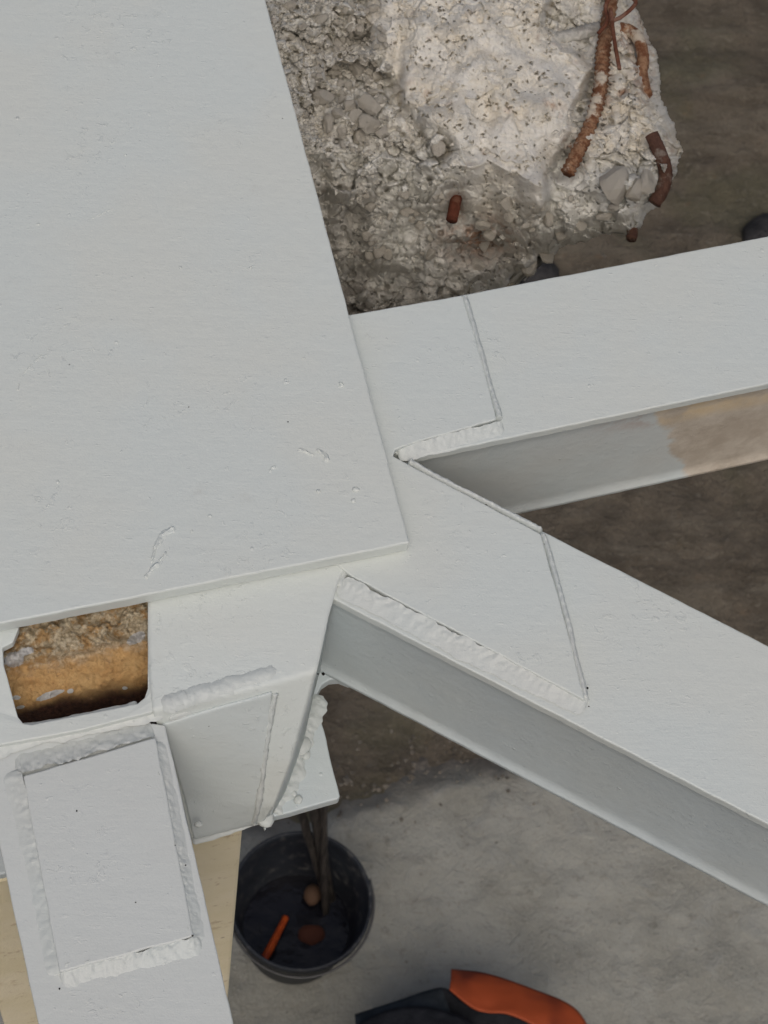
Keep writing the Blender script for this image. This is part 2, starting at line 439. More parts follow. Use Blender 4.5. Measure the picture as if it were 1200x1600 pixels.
# --- braces: L angles
def angle(name, top_line, width_px_poly, out_sign, start, end, mat_f, mat_l, label=None):
    """top_line: two pixels on the flange edge that carries the hanging leg"""
    f = plate(name, width_px_poly, ZF if out_sign > 0 else ZF - .0004, TF, mat_f, frame, bev=.001, wob=.0004)
    if label: f['label'] = label
    z0 = ZF - TF
    a = P(*top_line[0], ZF); b = P(*top_line[1], ZF)
    t = (b - a).normalized(); n = Vector((t.y, -t.x, 0))      # outward: toward the bottom of the photograph
    # profile of the leg: (outward offset, z)
    prof = [(-.0145, z0), (-.0015, z0 + .0), (-.0025, z0 - .0035), (-.0050, z0 - .010), (-.0062, z0 - .020), (-.0064, ZB + .012), (-.0058, ZB + .005), (-.0040, ZB + .0022), (-.0030, ZB), (-.0050, ZB - .001), (-.0145, ZB - .001)]
    vs = []; fs = []; A = a + t * start; L = end - start; n_ = max(2, int(L / .004)); K = len(prof)
    for i in range(n_ + 1):
        s = i / n_ * L
        for k, (u, z) in enumerate(prof):
            wb = .0006 * float(fbm(np.array([s * 60.]), np.array([k * .7]), 3, 13)[0])
            p = A + t * s + n * (u + wb); vs.append((p.x, p.y, z + (0 if k < 2 else wb)))
    for i in range(n_):
        for k in range(K):
            x0 = i * K + k; x1 = i * K + (k + 1) % K
            fs.append((x0, x0 + K, x1 + K, x1))
    fs.append(tuple(range(K))); fs.append(tuple(n_ * K + k for k in range(K))[::-1])
    lg = link('leg_plate', mesh('leg_plate', vs, fs), mat_l, f, True)
    return f, a, t
px_boundary = P(1040, 700, -.07).x
leg_r = paint('white_paint_leg_primer', base=(.64, .70, .70), warm=(.66, .69, .67), brush=-.2, primer=px_boundary)
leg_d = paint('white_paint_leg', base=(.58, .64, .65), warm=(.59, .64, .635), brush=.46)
angle('brace_arm', ((635, 718), (1300, 579)), [(560, 492), (1500, 311), (1500, 537), (638, 717), (600, 700)], 1, -.01, .34, white_r, leg_r,
      'upper brace with bare primer on the far end of its leg')
angle('brace_arm', ((520, 935), (1300, 1339)), [(560, 700), (640, 724), (1500, 1161), (1500, 1443), (512, 931)], -1, -.012, .42, white_b, leg_d,
      'diagonal brace running to the right edge')
# third brace, toward the bottom left, with its lap plate
f3 = plate('brace_arm', [(-30, 1150), (240, 1130), (258, 1133), (365, 1600), (420, 1840), (112, 1850), (60, 1600), (0, 1325)], -.0275, TF, white_l, frame, bev=.001, wob=.0004)
f3['label'] = 'lower brace running to the bottom left corner'
lg3 = plate('leg_plate', [(10, 1330), (68, 1600), (120, 1840), (150, 1840), (95, 1600), (38, 1330)], -.0357, .085, white_l, f3)
lap = plate('lap_plate', [(36, 1212), (243, 1152), (303, 1463), (93, 1519)], -.0225, .0055, white_l, frame, bev=.0010, wob=.0006)

# --- side plate: flat near the cap, bends down steeply to the lower plate
RT = [(548, 872), (530, 905), (513, 965), (497, 1040), (478, 1110), (455, 1190), (428, 1260), (410, 1286)]
LT = [(231, 920), (231, 960), (232, 1010), (234, 1060), (238, 1110), (262, 1180), (284, 1250), (300, 1314)]
RZ = [0, .05, .18, .36, .52, .70, .88, 1.0]
def lerp_poly(poly, v):
    for i in range(len(RZ) - 1):
        if v <= RZ[i + 1] + 1e-9:
            t = (v - RZ[i]) / (RZ[i + 1] - RZ[i]); return (poly[i][0] + (poly[i + 1][0] - poly[i][0]) * t, poly[i][1] + (poly[i + 1][1] - poly[i][1]) * t)
    return poly[-1]
def side_z(u, v):
    b = .52 - .14 * u
    if v < b: return -.0135 - .0055 * (v / b)
    t = (v - b) / (1 - b)
    return -.0190 + (ZB + .0180) * (t * .75 + .25 * t ** 1.6)
def side_pt(u, v, lift=0.0):
    l = lerp_poly(LT, v); r = lerp_poly(RT, v)
    return P(l[0] + (r[0] - l[0]) * u, l[1] + (r[1] - l[1]) * u, side_z(u, v) + lift)
vs = []; fs = []; NU, NV = 40, 70
for j in range(NV + 1):
    for i in range(NU + 1): vs.append(side_pt(i / NU, j / NV))
for j in range(NV):
    for i in range(NU):
        a = j * (NU + 1) + i; fs.append((a, a + NU + 1, a + NU + 2, a + 1))
side = link('side_plate', mesh('side_plate', vs, fs), white, frame, True)
mo = side.modifiers.new('thick', 'SOLIDIFY'); mo.thickness = .007; mo.offset = -1
# flat strips of the same plate round the rust opening
def zleft(x, y): return -.0135 - .0065 * max(0, min(1, (y - (975 - .2 * x)) / 150))
plate('side_plate', [(-200, 980), (29, 930), (29, 982), (20, 1004), (4, 1012), (6, 1040), (20, 1090), (28, 1120), (36, 1130), (50, 1132), (215, 1099), (226, 1090), (231, 1075), (231, 960), (237, 940), (239, 1112), (130, 1140), (0, 1164), (-200, 1200)],
      zleft, .007, white, frame, bev=.0008, wob=.0004)
# cover plate on the steep part with the weld along its top
vs = []; fs = []; NU, NV = 24, 34
def cov(u, v):
    ur = float(np.interp(v, [0, .5, 1], [.76, .80, .92])); uu = .03 + u * (ur - .03)
    v0 = .585 - .175 * uu
    return side_pt(uu, v0 + (1 - v0) * v, .0026)
for j in range(NV + 1):
    for i in range(NU + 1): vs.append(cov(i / NU, j / NV))
for j in range(NV):
    for i in range(NU):
        a = j * (NU + 1) + i; fs.append((a, a + NU + 1, a + NU + 2, a + 1))
cv = link('cover_plate', mesh('cover_plate', vs, fs), leg_d, frame, True)
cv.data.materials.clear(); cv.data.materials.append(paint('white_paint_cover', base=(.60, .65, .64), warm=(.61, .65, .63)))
mo = cv.modifiers.new('thick', 'SOLIDIFY'); mo.thickness = .0025; mo.offset = -1
mo = cv.modifiers.new('bevel', 'BEVEL'); mo.width = .0012; mo.segments = 2; mo.limit_method = 'ANGLE'
# lower plate and the wall under the side plate's right edge
low = plate('lower_plate', [(556, 1064), (545, 1067), (530, 1061), (515, 1062), (503, 1070), (496, 1083), (494, 1096), (500, 1115), (515, 1180), (531, 1243), (529, 1248), (380, 1289), (-220, 1412), (-220, 1180), (200, 1080), (480, 1000), (560, 1040)],
            ZB - .001, .010, leg_d, frame, bev=.0012, wob=.0007)
vs = []; fs = []
for j in range(60):
    v = .10 + .9 * j / 59; p = side_pt(.985, v, -.006); vs.append(p); vs.append(Vector((p.x, p.y, ZB - .0012)))
for j in range(59): fs.append((2 * j, 2 * j + 1, 2 * j + 3, 2 * j + 2))
wb = link('web_plate', mesh('web_plate', vs, fs), leg_d, frame, True)
mo = wb.modifiers.new('thick', 'SOLIDIFY'); mo.thickness = .006; mo.offset = 1

# --- weld beads
def W(px, z, wd, h, seed, amp=1.0, **k):
    if k.get('side') and seed != 6: h = .0105
    return weld(px, z, wd * 1.1, h * .72, weldm, frame, seed=seed, amp=amp * .62, **k)
W([(723, 464), (738, 512), (754, 570), (768, 620), (780, 658)], ZF, .0058, .0135, seed=1, amp=.55)
W([(622, 711), (680, 698), (735, 684), (788, 670)], ZF, .0085, .0052, seed=2, side=1)
W([(637, 723), (700, 757), (770, 793), (846, 832)], ZF, .0050, .0120, seed=3, amp=.7)
W([(846, 836), (863, 892), (882, 962), (898, 1030), (915, 1098)], ZF, .0054, .0130, seed=4, amp=.55)
W([(530, 911), (620, 959), (720, 1010), (820, 1059), (916, 1102)], ZF + .0010, .0118, .0085, seed=6, ripple=.0075, amp=1.1, side=1)
W([(18, 1205), (38, 1285), (56, 1360), (72, 1440), (86, 1525)], -.0275, .0115, .0042, seed=7, side=1, ripple=.0065, amp=.9)
W([(249, 1158), (266, 1240), (284, 1330), (298, 1400), (311, 1472)], -.0275, .0085, .0046, seed=8, side=-1, amp=1.2)
W([(94, 1530), (160, 1513), (240, 1497), (316, 1478)], -.0275, .0115, .0048, seed=9, side=1, amp=1.5)
W([(24, 1196), (90, 1182), (160, 1163), (240, 1142)], -.0272, .0125, .0050, seed=10, side=-1, amp=1.5)
W([(-20, 1172), (60, 1150), (140, 1132), (240, 1112), (262, 1106)], -.0260, .0105, .0055, seed=11, amp=1.3)
W([(250, 1100), (300, 1086), (360, 1068), (437, 1044)], -.0199, .0125, .0072, seed=12, amp=.9)
W([(262, 1120), (320, 1103), (380, 1084), (430, 1067)], -.0285, .0050, .0060, seed=13, amp=.6)
tube('weld_bead', [side_pt(.775 + .15 * max(0, t - .45), (.455 + t * .53), .0006) for t in (0, .2, .4, .6, .8, 1)], .0020, weldm, frame, rough=.0012, seed=4, n=90)
W([(545, 884), (538, 896), (528, 916)], -.016, .0045, .0045, seed=14, amp=1.5, name='weld_spatter')
W([(35, 1138), (90, 1127), (150, 1115), (215, 1101)], -.0245, .0050, .0028, seed=15, amp=1.4)
W([(497, 1085), (482, 1140), (468, 1180), (446, 1232), (425, 1268)], ZB - .0005, .0130, .0060, seed=16, amp=2.4, name='filler_run')
W([(300, 1313), (350, 1300), (405, 1283)], ZB - .0005, .0050, .0030, seed=17, amp=1.3)
# paint runs and scuffs on the cap plate
def scuff(pts, z, wd, h, seed):
    weld(pts, z, wd * 1.15, h * 2.0, white, cap, seed=seed, amp=2.4, name='paint_scuff', ripple=.004)
scuff([(272, 822), (252, 838), (240, 860), (236, 880)], ZA, .0035, .0011, 21)
scuff([(262, 862), (250, 878), (238, 892), (228, 905)], ZA, .0028, .0010, 22)
scuff([(466, 700), (478, 706), (492, 712)], ZA, .0035, .0010, 23)
scuff([(495, 700), (508, 712), (512, 722)], ZA, .0030, .0011, 24)
scuff([(418, 738), (424, 730), (432, 728)], ZA, .0028, .0009, 25)
scuff([(444, 600), (453, 596)], ZA, .003, .0009, 26)
scuff([(528, 600), (538, 602)], ZA, .0032, .0014, 27)
scuff([(142, 343), (160, 334), (178, 325)], ZA, .0012, .0006, 28)
scuff([(26, 612), (34, 592), (48, 572), (68, 554)], ZA, .0012, .0006, 29)
# pinholes and dabs on the frame that the photograph shows singly
def lump(name, px, py, z, r, flat, mat, parent, seed):
    rr = random.Random(seed); bm = bmesh.new(); bmesh.ops.create_icosphere(bm, subdivisions=2, radius=1)
    k = [rr.uniform(.8, 1.2) for _ in range(3)]
    for v in bm.verts:
        s = 1 + .28 * float(fbm(np.array([v.co.x * 1.4 + seed]), np.array([v.co.y * 1.4 + v.co.z]), 2, seed)[0])
        v.co = Vector((v.co.x * k[0], v.co.y * k[1], v.co.z * flat)) * r * s
    p = P(px, py, z)
    for v in bm.verts: v.co += p
    me = bpy.data.meshes.new(name); bm.to_mesh(me); bm.free()
    return link(name, me, mat, parent, True)
for i, (x, y, r) in enumerate([(534, 602, .0016), (498, 768, .0015), (556, 765, .0020), (552, 782, .0014), (328, 806, .0012), (300, 830, .0010), (60, 350, .0010), (196, 242, .0010), (182, 535, .0012), (282, 418, .0010), (90, 753, .0013), (392, 418, .0009), (475, 560, .0010)]):
    lump('paint_pimple', x, y, ZA + .0002, r, .5, white, cap, 50 + i)
for i, (x, y, r, z) in enumerate([(432, 1240, .0065, ZB), (470, 1165, .0075, ZB), (450, 1228, .004, ZB), (415, 1278, .006, ZB), (466, 1250, .0028, ZB), (459, 1240, .0022, ZB), (310, 1288, .0026, -.118), (478, 1180, .004, ZB), (846, 842, .0035, ZF)]):
    lump('weld_spatter', x, y, z, r, .5, weldm, frame, 80 + i)
blk = Mat('dark_hole', .9, .1); blk.color((.012, .011, .010))
for i, (x, y, r, z) in enumerate([(450, 659, .0007, ZA), (295, 636, .0006, ZA), (743, 777, .0012, ZF + .003), (760, 788, .0015, ZF + .0025), (768, 790, .0010, ZF + .0025), (800, 803, .0010, ZF + .0025), (505, 1053, .0016, ZF - .07), (497, 1053, .0010, ZF - .07),
                                  (908, 1050, .0007, ZF + .004), (918, 1075, .0010, ZF + .004), (920, 1104, .0007, ZF + .005), (120, 1267, .0008, -.0225), (93, 1545, .0008, -.0272), (290, 1352, .0007, -.022), (301, 1462, .0009, -.0225), (212, 1410, .0006, -.0225), (852, 850, .0012, ZF + .004)]):
    lump('rust_pinhole', x, y, z + .0002, r * .7, .35, blk.m, frame, 120 + i)

# ================================================================== RUSTY CORE SEEN IN THE OPENING
rc = Mat('rusty_core', .8, .25)
zone = rc.attr('zone'); pw = rc.attr('paint')
m1 = rc.noise(70, 6, .7); m2 = rc.noise(240, 6, .75); m3 = rc.noise(30, 4)
ag = rc.mix(rc.ramp(m2, .38, .62), (.46, .37, .24), (.78, .68, .50))
ag = rc.mix(rc.math('MULTIPLY', rc.ramp(m1, .48, .60), .8), ag, (.48, .27, .09))
ru = rc.mix(rc.ramp(m1, .36, .64), (.60, .35, .14), (.70, .45, .20))
ru = rc.mix(rc.math('MULTIPLY', rc.ramp(m2, .56, .70), .6), ru, (.20, .095, .045))
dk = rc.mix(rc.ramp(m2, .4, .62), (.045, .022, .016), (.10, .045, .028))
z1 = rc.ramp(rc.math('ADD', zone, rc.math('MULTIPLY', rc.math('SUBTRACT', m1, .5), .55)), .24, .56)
z2 = rc.ramp(rc.math('ADD', zone, rc.math('MULTIPLY', rc.math('SUBTRACT', m3, .5), .35)), .74, .92)  # dark rust low down, with the opening's shade painted into its colour
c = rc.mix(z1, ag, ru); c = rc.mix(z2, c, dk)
c = rc.mix(rc.ramp(rc.math('ADD', pw, rc.math('MULTIPLY', rc.math('SUBTRACT', m2, .5), 1.0)), .45, .55), c, (.68, .67, .65))
rc.color(c); rc.bump((m1, .003), (m2, .002), (rc.noise(900, 3), .0006))
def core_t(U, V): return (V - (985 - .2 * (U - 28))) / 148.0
def core_z(U, V):
    t = core_t(U, V)
    z = -.030 - .012 * sst(.30, .42, t) - .030 * sst(.65, 1.1, t) - .02 * sst(.95, 1.2, t)
    d1, gap, fac, rnd = voro(U / 24 + .8 * fbm(U / 15, V / 15, 3, 71), V / 15 + .8 * fbm(U / 15, V / 15, 3, 72), 5)
    rough = 1 - sst(.34, .46, t)
    z = z + rough * (.005 * fac - .002 * np.exp(-gap * 11) * (rnd > .5)) + rough * .003 * fbm(U / 7, V / 7, 3, 33) + .0035 * fbm(U / 14, V / 14, 4, 9) + .003 * fbm(U / 40, V / 40, 2, 19)
    hole = np.exp(-(((U - 195) / 24) ** 2 + ((V - 990) / 10) ** 2) ** 2)
    return z - .010 * hole
def core_paint(U, V):
    p = np.zeros(U.shape)
    for x, y, a, b, th in ((78, 1086, 26, 6, -.35), (110, 1080, 6, 4, -.3), (26, 1090, 7, 4, 0), (32, 1105, 8, 3, -.2), (213, 997, 18, 9, -.5), (22, 1030, 18, 14, -.3), (40, 1018, 16, 7, -.3), (195, 1075, 5, 3, 0)):
        du = U - x; dv = V - y; c_, s2 = math.cos(th), math.sin(th)
        p = np.maximum(p, np.exp(-(((du * c_ + dv * s2) / a) ** 2 + ((-du * s2 + dv * c_) / b) ** 2) ** 1.5))
    return p
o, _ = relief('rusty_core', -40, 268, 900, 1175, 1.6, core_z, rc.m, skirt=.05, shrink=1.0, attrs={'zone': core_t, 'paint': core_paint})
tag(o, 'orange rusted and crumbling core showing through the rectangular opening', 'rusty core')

# ================================================================== SUPPORT POST
pm = Mat('beige_coating', .55, .35)
k1 = pm.noise(14, 5, .6); k2 = pm.noise(80, 6, .7)
c = pm.mix(pm.ramp(k1, .35, .65), (.84, .74, .50), (.90, .80, .58))
c = pm.mix(pm.math('MULTIPLY', pm.ramp(k2, .56, .70), .55), c, (.48, .34, .18))
c = pm.mix(pm.math('MULTIPLY', pm.spots(55, .05, .12, .25), .7), c, (.25, .15, .08))
pm.color(c); pm.bump((k2, .001), (pm.noise(500, 3), .0002))
ZP = ZB - .0115
pr = P(381, 1296, ZP); pl = P(-62, 1392, ZP); t = (pr - pl); nrm = Vector((-t.y, t.x, 0)).normalized()
post = prism('support_post', [pl + nrm * .001, pr + nrm * .001, pr + nrm * .16, pl + nrm * .16], ZP - ZG + .02, pm.m, None, bev=.003)
tag(post, 'cream coated square post standing under the white steel node', 'post')

# ================================================================== BROKEN CONCRETE
OUT = [(380, -60), (978, -60), (990, 0), (1004, 40), (1029, 85), (1033, 130), (1031, 152), (1049, 185), (1061, 215), (1066, 238), (1058, 262), (1051, 287), (1033, 317), (1014, 337), (998, 354), (984, 366), (958, 366), (930, 372), (905, 378),
       (884, 386), (862, 404), (846, 398), (826, 424), (806, 428), (788, 446), (700, 500), (600, 530), (380, 560)]
BLOCK = [(560, -60), (566, 0), (574, 40), (600, 105), (632, 165), (690, 225), (705, 285), (745, 335), (800, 352), (845, 322), (872, 240), (902, 165), (926, 110), (880, 75), (850, 40), (880, -60)]
def out_d(U, V): return sdist(OUT, U, V) + 7 * fbm(U / 22, V / 22, 4, 77, .6)
def conc_z(U, V):
    D = out_d(U, V)
    bw = 9 + 60 * sst(150, 300, V) * (1 - sst(800, 850, U))
    B = sst(-1, 1, (sdist(BLOCK, U, V) + 14 * fbm(U / 45, V / 45, 4, 6)) / bw)
    wu = U + 14 * fbm(U / 30, V / 30, 3, 61); wv = V + 14 * fbm(U / 30, V / 30, 3, 62)
    z = -.076 + .024 * B - .012 * B * np.clip(np.abs(U - 760) / 160, 0, 1.2) ** 2.2 - .010 * sst(60, 0, np.hypot((U - 560) / 1.0, (V - 40) * .5))
    yb = 238 + np.interp(U, [400, 600, 700, 850, 1000, 1070], [-10, 0, 8, 60, 70, 60]) + 30 * fbm(U / 70, V * 0, 3, 8)
    fall = (V - yb) / 230.0
    z = z - .155 * np.where(fall > 0, fall ** .85 * (fall > 0), 0).clip(0, 2) if True else z
    R = (1 - .80 * B) * (1 - .55 * sst(900, 930, U) * (1 - sst(200, 250, V))) * (1 - .35 * sst(230, 300, V)) * (.55 + .9 * sst(-.25, .3, fbm(U / 95, V / 95, 2, 44)))
    d1, gap, fac, rnd = voro(wu / 62, wv / 50, 1)
    z = z + R * (.017 * fac - .003 * np.exp(-gap * 14) * (rnd > .5))
    d1, gap, fac, rnd = voro(wu / 26, wv / 21, 2)
    z = z + R * (.0085 * fac * (rnd > .3) - .006 * np.exp(-gap * 13) * (rnd > .40))
    d1, gap, fac, rnd = voro(wu / 11, wv / 10, 3)
    z = z + R * (.0026 * fac * (rnd > .45) - .0020 * np.exp(-gap * 10) * (rnd > .6))
    z = z + .020 * fbm(U / 85, V / 85, 3, 12) + .010 * fbm(U / 38, V / 38, 2, 64) * (1 - .6 * B) + .0034 * fbm(U / 24, V / 24, 4, 14) * (.45 + .55 * R) + .0010 * fbm(U / 6, V / 6, 3, 15) + .0008 * R * voro(U / 5.5, V / 5, 88)[2]
    # honeycomb pits
    d1, gap, fac, rnd = voro(U / 9 + fbm(U / 6, V / 6, 2, 5), V / 7.5 + fbm(U / 6, V / 6, 2, 51), 21)
    z = z - .0075 * (1 - sst(.08, .28, d1)) * (rnd > .72) * (.5 + vnoise(U / 40, V / 40, 3) + .3).clip(0, 1)
    d1, gap, fac, rnd = voro(U / 26, V / 24, 23)
    z = z - .009 * (1 - sst(.08, .24, d1)) * (rnd > .78) * R
    # hollow behind the long bar, hollows on the right side
    for x, y, a, b, dp in ((880, 250, 30, 45, .016), (905, 305, 60, 18, .010), (700, 230, 14, 12, .016), (712, 320, 14, 30, .014), (760, 390, 60, 18, .014), (600, 440, 70, 20, .014), (975, 250, 30, 20, .010), (620, 120, 10, 60, .008), (985, 310, 40, 18, .010)):
        z = z - dp * np.exp(-(((U - x) / a) ** 2 + ((V - y) / b) ** 2) ** 1.3)
    z = z - .055 * (1 - np.sqrt(np.clip(D / 34, 0, 1)))
    return z
def c_dust(U, V):
    bw = 11 + 75 * sst(140, 300, V) * (1 - sst(800, 850, U))
    B = sst(-1, 1, (sdist(BLOCK, U, V) + 30 * fbm(U / 30, V / 30, 4, 6)) / bw)
    right = sst(905, 930, U + 10 * fbm(U / 30, V / 30, 3, 4)) * (1 - sst(215, 290, V))
    left = .5 * (1 - sst(200, 280, V))
    return np.clip(np.maximum(np.maximum(B * .95, right * .95), left) * (1 + .6 * fbm(U / 25, V / 25, 4, 90)), 0, 1)
def c_chip(U, V):
    wu = U + 14 * fbm(U / 30, V / 30, 3, 61); wv = V + 14 * fbm(U / 30, V / 30, 3, 62)
    B = sst(-15, 25, sdist(BLOCK, U, V))
    return .5 + (1 - .8 * B) * ((voro(wu / 26, wv / 21, 2)[3] - .5) * .7 + (voro(wu / 11, wv / 10, 3)[3] - .5) * .8)
def c_damp_shade(U, V):
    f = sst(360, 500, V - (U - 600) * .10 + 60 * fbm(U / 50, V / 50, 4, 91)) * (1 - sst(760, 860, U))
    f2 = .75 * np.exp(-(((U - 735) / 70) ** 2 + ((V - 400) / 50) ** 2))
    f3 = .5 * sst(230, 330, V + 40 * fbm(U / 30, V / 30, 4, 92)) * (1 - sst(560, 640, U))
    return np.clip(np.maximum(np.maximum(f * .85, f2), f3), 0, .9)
def c_rust(U, V):
    r = np.zeros(U.shape)
    for x, y, a, b in ((1000, 90, 14, 60), (985, 60, 25, 16), (1008, 130, 10, 30), (905, 240, 12, 20), (945, 120, 10, 60), (895, 225, 18, 14), (712, 325, 12, 24), (750, 370, 60, 30), (975, 145, 12, 8), (862, 160, 10, 10), (1045, 250, 10, 20)):
        r = np.maximum(r, np.exp(-(((U - x) / a) ** 2 + ((V - y) / b) ** 2)))
    return r * .8
conc = empty('broken_concrete', P(720, 250, -.2), 'broken end of a concrete beam with torn edges and rusty reinforcement', 'concrete')
body, (CU, CV, CZ) = relief('concrete_body', 376, 1080, -56, 520, 1.35, conc_z, concrete, keep=lambda U, V: out_d(U, V) > 0, skirt=.14, shrink=.55,
                            attrs={'chip': c_chip, 'dust': c_dust, 'damp_shade': c_damp_shade, 'rust': c_rust}, parent=conc)
def cz(x, y):
    i = int(round((y + 56) / (CV[1, 0] - CV[0, 0]))); j = int(round((x - 376) / (CU[0, 1] - CU[0, 0])))
    i = max(0, min(CZ.shape[0] - 1, i)); j = max(0, min(CZ.shape[1] - 1, j)); return float(CZ[i, j])
def czs(x, y): return sum(cz(x + a, y + b) for a in (-6, 0, 6) for b in (-6, 0, 6)) / 9
# stones: a few angular shapes, shared
def stone_mesh(seed, sub=2):
    rr = random.Random(seed); bm = bmesh.new(); bmesh.ops.create_icosphere(bm, subdivisions=sub, radius=1)
    cuts = [(Vector((rr.gauss(0, 1), rr.gauss(0, 1), rr.gauss(0, 1))).normalized(), rr.uniform(.45, .85)) for _ in range(9)]
    sc = Vector((rr.uniform(.8, 1.2), rr.uniform(.7, 1.0), rr.uniform(.55, .8)))
    for v in bm.verts:
        for n, d in cuts:
            e = v.co.dot(n) - d
            if e > 0: v.co -= n * e
        v.co = Vector((v.co.x * sc.x, v.co.y * sc.y, v.co.z * sc.z))
    for v in bm.verts: v.co += Vector([rr.uniform(-.05, .05) for _ in range(3)])
    bmesh.ops.remove_doubles(bm, verts=bm.verts, dist=.02)
    me = bpy.data.meshes.new('stone'); bm.to_mesh(me); bm.free(); me.materials.append(stone_m); return me
SM = [stone_mesh(s, 2) for s in range(10)]
def stone(x, y, rpx, seed, sink=.15):
    rr = random.Random(seed); r = rpx * .00072
    o = bpy.data.objects.new('stone', SM[seed % len(SM)]); COL.objects.link(o)
    o.parent = conc; o.location = P(x, y, czs(x, y) + r * (sink + .35) + .0015) - conc.location
    o.rotation_euler = (rr.uniform(-.6, .6), rr.uniform(-.6, .6), rr.uniform(0, 6.28)); o.scale = (r, r, r)
rs = random.Random(5)
big = [(506, 152, 13), (514, 192, 11), (545, 163, 9), (578, 162, 17), (576, 192, 13), (556, 183, 10), (562, 108, 12), (570, 95, 11), (523, 115, 10), (545, 135, 8), (587, 118, 9), (530, 178, 9),
       (962, 292, 22), (992, 297, 16), (1010, 285, 14), (598, 205, 9), (562, 212, 10), (598, 60, 7), (500, 85, 7), (540, 92, 8), (560, 45, 9), (505, 30, 8), (452, 10, 10), (480, 60, 6), (855, 398, 12), (828, 418, 12), (685, 228, 10), (536, 205, 7)]
for k, (x, y, r) in enumerate(big): stone(x, y, r, k)
for k in range(190):
    x = rs.gauss(560, 32) if k % 2 else rs.uniform(450, 610); y = rs.uniform(-20, 235)
    if x < 430 + .26 * y or x > 588 + y * .25: continue
    stone(x, y, rs.choice((2.5, 3, 3.5, 4, 5, 6)), 100 + k, .3)
for k in range(50):
    x = rs.uniform(560, 980); y = rs.uniform(300, 420)
    if sdist(OUT, np.array([float(x)]), np.array([float(y)]))[0] > 18: stone(x, y, rs.choice((4, 5, 7, 9)), 400 + k, .1)
# fine chips and dust lying in the hollows (nobody could count them)
vs = []; fs = []; k = 0
while k < 1500:
    x = rs.uniform(425, 1040); y = rs.uniform(-30, 430)
    blk_in = float(sdist(BLOCK, np.array([x]), np.array([y]))[0]) > -6
    if (blk_in and rs.random() > .05) or float(sdist(OUT, np.array([x]), np.array([y]))[0]) < 14: continue
    if x > 600 and rs.random() > .15: continue
    if y > 240 and rs.random() > .3: continue
    k += 1; r = rs.choice((.0006, .0008, .001, .0014, .0019, .0024)); p = P(x, y, cz(x, y) + r * .3); b = len(vs)
    for d in ((1, 0, 0), (-1, 0, 0), (0, 1, 0), (0, -1, 0), (0, 0, .8), (0, 0, -.8)):
        vs.append(p + Vector(d) * r + Vector([rs.uniform(-.5, .5) * r for _ in range(3)]))
    fs += [(b + i, b + j, b + q_) for i, j, q_ in ((0, 2, 4), (2, 1, 4), (1, 3, 4), (3, 0, 4), (2, 0, 5), (1, 2, 5), (3, 1, 5), (0, 3, 5))]
cr = Mat('crumb_concrete', .95, .1); cr.color(cr.mix(cr.ramp(cr.noise(500, 3), .4, .6), (.36, .34, .30), (.62, .59, .52)))
o = link('crumbs', mesh('crumbs', vs, fs), cr.m, conc); o['kind'] = 'stuff'
# reinforcement
def bar(px, r, mat, lift, label=None, name='rebar', ribs=.0015, **k):
    pts = [P(x, y, czs(x, y) + lift) for x, y in px]
    z = [p.z for p in pts]
    for i in range(len(pts)):                     # steel does not follow every bump
        zz = sum(z[max(0, i - 2):i + 3]) / len(z[max(0, i - 2):i + 3]); x, y = px[i]; pts[i] = P(x, y, zz)
    o = tube(name, pts, r, mat, conc, ribs=ribs, rough=.0006, **k)
    if label: o['label'] = label
    return o
bar([(887, 270), (902, 240), (917, 208), (930, 172), (938, 138), (941, 105), (943, 75), (949, 40), (955, 0), (960, -50)], .0047, rust_bright, .0145, 'long curved ribbed bar rusted orange', seed=2)
bar([(966, 44), (984, 48), (998, 62), (1005, 90), (1003, 118), (1010, 148)], .0046, rust_bright, .0075, 'short hooked bar flaking with rust', ribs=.0003, seed=3)
bar([(1018, 210), (1026, 228), (1036, 252), (1040, 275), (1034, 298), (1022, 318)], .0052, rust_dark, .016, 'dark brown bar bent over the edge', ribs=.0003, seed=4)
bar([(985, 345), (988, 362), (986, 374)], .0042, rust_dark, .008, 'dark stub at the lower edge', ribs=.0, seed=5)
bar([(716, 296), (711, 318), (706, 344)], .0045, rust_red, .010, 'short red brown stub', ribs=.0, seed=6)
bar([(850, 66), (875, 60), (905, 52), (938, 44)], .0046, cem_bar, .000, 'ribbed bar coated with grey cement', ribs=.0018, seed=7)
tube('tie_wire', [P(x, y, -.058 + k * .0008) for k, (x, y) in enumerate([(935, 52), (950, 32), (946, 12), (956, -6), (978, -8), (993, 2), (986, 14), (968, 28), (956, 30), (954, 14), (957, 40), (961, 70), (968, 108)])], .0016, rust_wire, conc, seg=8)

# ================================================================== BUCKET
bk = Mat('bucket_plastic', .55, .4)
e1 = bk.noise(6, 5); e2 = bk.noise(40, 6, .7)
c = bk.mix(bk.ramp(e1, .35, .65), (.010, .012, .017), (.024, .028, .035))
c = bk.mix(bk.math('MULTIPLY', bk.ramp(e2, .52, .70), .6), c, (.13, .125, .115))
bk.color(c); bk.bump((e2, .002))
rim_c = P(470, 1407, ZS + .27); R0 = .148
bucket = empty('bucket', (rim_c.x, rim_c.y, ZS), 'dark plastic builder bucket holding sticks and dark water on the slab', 'bucket')
def lathe(name, prof, c0, mat, parent, seg=72, smooth=True):
    vs = []; fs = []
    for i, (r, z) in enumerate(prof):
        for k in range(seg):
            a = 2 * math.pi * k / seg; vs.append((c0.x + r * math.cos(a), c0.y + r * math.sin(a), c0.z + z))
    for i in range(len(prof) - 1):
        for k in range(seg): a = i * seg + k; b = i * seg + (k + 1) % seg; fs.append((a, b, b + seg, a + seg))
    return link(name, mesh(name, vs, fs), mat, parent, smooth)
bc = Vector((rim_c.x, rim_c.y, ZS + .004))
